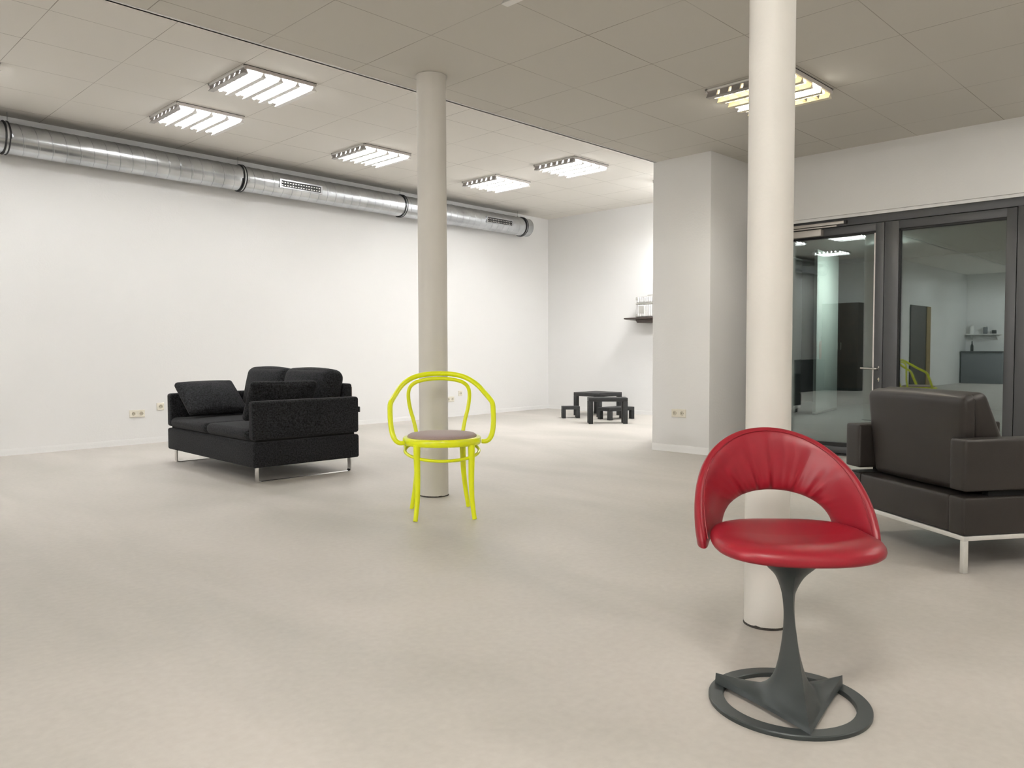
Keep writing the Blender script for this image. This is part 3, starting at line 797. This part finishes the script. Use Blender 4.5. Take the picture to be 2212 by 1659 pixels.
bench('low_stool', 'small black stool standing apart on the left of the tables', 'stool', loc, rz, w, d, .167, .122, .050)
bench('low_table', 'square black table at the rear, nearest the end wall', 'table', (9.010, 7.135, 0), radians(-2.5), .50, .50, .340, .286, .058)
bench('low_stool', 'low wide black stool half hidden behind the narrow table', 'stool', (8.685, 6.555, 0), radians(-10), .46, .25, .168, .120, .055)

# ------------------------------------------------------------------ shelf and suitcase on the end wall
sh = thing('wall_shelf', 'dark walnut wall shelf emerging from behind the pillar', 'shelf', (9.543, 6.83, 1.40))
MB().prism([(0, .021), (-.295, .021), (-.295, -.0), (-.24, -.006), (0, -.012)], -1.10, .015).build('board', M['shelf'], sh, bevel=.002)
MB().add([(x, y, z) for z, yy in ((-.055, -.19), (-.008, -.155)) for x, y in ((-.001, yy), (-.250, yy), (-.250, -1.05), (-.001, -1.05))],
         [(0,1,2,3), (7,6,5,4), (0,4,5,1), (1,5,6,2), (2,6,7,3), (3,7,4,0)]).build('drawer_box', M['shelf'], sh, bevel=.002)
sc_ = thing('suitcase', 'silver ribbed aluminium case on the walnut shelf', 'suitcase', (9.405, 6.462, 1.4212), -pi/2)
def ribbed(z0, z1, name):
    hz = (z1-z0)/2
    b = MB(); b.rbox(.222, .085, hz, .022, 4, 64, T=Tr(0, 0, (z0+z1)/2), warp=lambda p: [p[0]+.0, p[1]+(.0035*cos(p[0]*2*pi/.036) if abs(p[0]) < .20 else 0)*(1 if p[1] > 0 else -1), p[2]])
    return b.build(name, M['case'], sc_, angle=60)
ribbed(.002, .192, 'lower_shell'); ribbed(.208, .300, 'lid')
MB().rbox(.2255, .0885, .011, .008, 3, 4, T=Tr(0, 0, .200)).build('closing_band', M['case_trim'], sc_)
MB().box(-.226, .226, -.0895, .0895, .1995, .2010).build('lid_gap', M['black'], sc_, smooth=False)
for z in (.285, .232, .168, .02):
    for x in (-.205, -.15, -.08, 0, .08, .15, .205):
        MB().rbox(.0035, .0025, .0035, .002, 2, 1, T=Tr(x, -.0905, z)).build('rivet', M['case_trim'], sc_)
for x in (-.12, .12):
    MB().rbox(.045, .006, .055, .004, 2, 2, T=Tr(x, -.0885, .115)).build('side_plate', M['case_trim'], sc_)
for sx in (-1, 1):
    for z in (.03, .272):
        MB().rbox(.024, .020, .024, .012, 3, 2, T=Tr(sx*.203, -.070, z)).build('corner_guard', M['case_trim'], sc_)
MB().tube(spline([(-.075, 0, .298), (-.07, 0, .318), (-.05, 0, .323), (.05, 0, .323), (.07, 0, .318), (.075, 0, .298)], 4), .008, 8).build('handle', M['case_trim'], sc_)
for x in (-.09, .09): MB().rbox(.014, .012, .007, .004, 2, 1, T=Tr(x, 0, .305)).build('handle_mount', M['case_trim'], sc_)

# ------------------------------------------------------------------ what the glass mirrors from behind the camera
d3 = thing('tall_cabinet', 'tall dark brown cabinet mirrored in the left glass leaf', 'cabinet', (XR+.001, 7.33, 0))
MB().box(0, .50, -.42, .42, .06, 2.03).build('carcass', M['oak'], d3, bevel=.003)
MB().box(.02, .47, -.40, .40, 0, .06).build('plinth', M['black'], d3, smooth=False)
for y0, y1 in ((-.417, -.002), (.002, .417)):
    dd = MB().box(.501, .520, y0, y1, .065, 2.025).build('cabinet_door', M['oak'], d3, bevel=.002)
    MB().tube([(.535, (y0+y1)/2+(.17 if y0 < -.1 else -.17), .95), (.535, (y0+y1)/2+(.17 if y0 < -.1 else -.17), 1.12)], .006, 8).build('door_handle', M['inox'], dd)
for n_, (loc_, rz_, w_, lab) in enumerate((((XR+.001, 7.912, 0), 0, .30, 'low black sideboard mirrored under the fire extinguisher'), ((-3.10, 7.655, 0), -pi/2, 1.9, 'long low black sideboard mirrored at the left edge of the glass door'))):
    sb = thing('sideboard', lab, 'sideboard', loc_, 0)
    T = Rz(rz_) if rz_ else Matrix.Identity(4)
    if rz_: T = Matrix.Identity(4)
    if n_ == 0: MB().box(0, .42, -w_/2, w_/2-.0, .0, .70).build('carcass', M['rubber'], sb, bevel=.003); MB().box(-.0, .43, -w_/2, w_/2-.0, .701, .722).build('top', M['rubber'], sb, bevel=.002)
    else: MB().box(-.95, .95, 0, .40, .0, .70).build('carcass', M['rubber'], sb, bevel=.003); MB().box(-.96, .96, -.01, .40, .701, .722).build('top', M['rubber'], sb, bevel=.002)
fe = thing('fire_extinguisher', 'red fire extinguisher mirrored in the pale panel of the glass door', 'fire extinguisher', (XR+.12, 7.90, .7225))
MB().lathe([(.06, 0), (.075, .01), (.078, .06), (.078, .36), (.070, .41), (.040, .45), (.022, .46), (.020, .48), (.001, .48)], 28).build('cylinder', M['ext_red'], fe)
MB().box(-.02, .05, -.012, .012, .48, .51).box(-.01, .085, -.010, .010, .525, .54).build('valve', M['rubber'], fe, bevel=.003)
MB().tube(spline([(.03, 0, .49), (.06, -.08, .51), (.07, -.13, .42), (.06, -.12, .25), (.05, -.09, .12)], 6), .009, 8).build('hose', M['rubber'], fe)
MB().box(-.119, -.078, -.03, .03, .18, .34).build('wall_bracket', M['rubber'], fe, bevel=.003)

d4 = thing('door_4', 'dark doorway mirrored in the right glass leaf', 'door', (-6.95, 6.5, 0)); d4['kind'] = 'structure'
MB().box(-.72, .72, -.03, -.001, 0, 2.04).build('leaf_panel', M['oak'], d4, smooth=False)
MB().box(-.72, -.42, -.05, -.031, 0, 2.04).build('curtain_strip', mat('ochre_cloth', (.25, .18, .07), .9), d4, smooth=False)
ct = thing('counter', 'grey counter mirrored in the right glass leaf', 'counter', (XE+.32, 5.95, 0))
MB().box(-.30, .30, -.50, .50, 0, .86).build('counter_body', M['counter'], ct, bevel=.004)
MB().box(-.31, .33, -.52, .52, .86, .90).build('counter_top', M['frame'], ct, bevel=.004)
bt = thing('bottle', 'dark bottle standing on the mirrored counter', 'bottle', (XE+.36, 6.25, .9005))
MB().lathe([(.036, 0), (.04, .01), (.04, .15), (.015, .21), (.014, .27), (.001, .272)], 20).build('glass_body', M['bottle'], bt)
MB().lathe([(.0155, .262), (.0155, .285), (.001, .286)], 16).build('cap', M['rubber'], bt)
sl = thing('kitchen_shelf', 'white shelf with jars mirrored in the right glass leaf', 'shelf', (XE+.002, 6.02, 1.36))
MB().box(0, .28, -.42, .42, 0, .025).build('board', M['white'], sl, bevel=.002)
for y in (-.32, .32): MB().prism([(0, 0), (.22, 0), (0, -.16)], y-.008, y+.008).build('bracket', M['white'], sl, smooth=False)
for i, (y, h_, m_, lab) in enumerate(((6.32, .26, M['white'], 'tall pale jar on the mirrored shelf'), (5.98, .22, M['counter'], 'grey canister on the mirrored shelf'), (5.76, .12, M['rubber'], 'low black box-like tin on the mirrored shelf'))):
    j = thing('jar', lab, 'jar', (XE+.14, y, 1.3855))
    MB().lathe([(.05, 0), (.055, .01), (.055, h_*.8), (.045, h_*.86), (.001, h_*.86)], 20).build('jar_body', m_, j)
    MB().lathe([(.048, h_*.861), (.048, h_), (.001, h_+.001)], 20).build('lid', M['alu'], j)

# ------------------------------------------------------------------ added corridor lamp, an unseen ceiling disc that brightens the panels
cl = thing('corridor_fill_lamp', 'unseen round lamp added on the corridor ceiling to brighten the panels', 'lamp', (11.75, 4.05, 2.48))
MB().lathe([(.16, -.001), (.16, -.02), (.15, -.03), (.001, -.03)], 32).build('lamp_body', M['white'], cl)
MB().lathe([(.145, -.030), (.140, -.045), (.10, -.058), (.001, -.062)], 32).build('diffuser', mat('fill_lamp_diffuser', (.9, .9, .9), .4, emit=((.93, 1, .96), 110.0)), cl)

# ------------------------------------------------------------------ world, camera, view
w = bpy.data.worlds.new('night'); bpy.context.scene.world = w; w.use_nodes = True
w.node_tree.nodes['Background'].inputs['Color'].default_value = (.01, .011, .013, 1)
w.node_tree.nodes['Background'].inputs['Strength'].default_value = .3

FPX, PITCH, ROLL, YAW = 1685.6, .0421967533, -.00320638, .79151842
cp, sp = cos(PITCH), sin(PITCH)
fw, rt, up = Vector((0, cp, -sp)), Vector((1, 0, 0)), Vector((0, sp, cp))
rt, up = rt*cos(ROLL)+up*sin(ROLL), up*cos(ROLL)-rt*sin(ROLL)
K = Matrix(((cos(YAW), sin(YAW), 0), (-sin(YAW), cos(YAW), 0), (0, 0, 1)))
fw, rt, up = K @ fw, K @ rt, K @ up
cd = bpy.data.cameras.new('camera'); cam = bpy.data.objects.new('camera', cd); C.objects.link(cam)
cd.sensor_fit = 'HORIZONTAL'; cd.sensor_width = 36; cd.lens = FPX/W*36; cd.clip_start = .05; cd.clip_end = 100
m = Matrix.Identity(4)
for i in range(3): m[i][0], m[i][1], m[i][2] = rt[i], up[i], -fw[i]
m[0][3], m[1][3], m[2][3] = 0, 0, .945
cam.matrix_world = m
bpy.context.scene.camera = cam
sc = bpy.context.scene
sc.view_settings.view_transform = 'Standard'; sc.view_settings.look = 'None'
sc.view_settings.gamma = 1; sc.view_settings.use_curve_mapping = False
sc.view_settings.exposure = 1.40
try:
    sc.cycles.max_bounces = 14; sc.cycles.diffuse_bounces = 7; sc.cycles.glossy_bounces = 6; sc.cycles.transparent_max_bounces = 16
    sc.cycles.use_denoising = True; sc.cycles.sample_clamp_indirect = 6; sc.cycles.caustics_reflective = False; sc.cycles.caustics_refractive = False
except Exception: pass
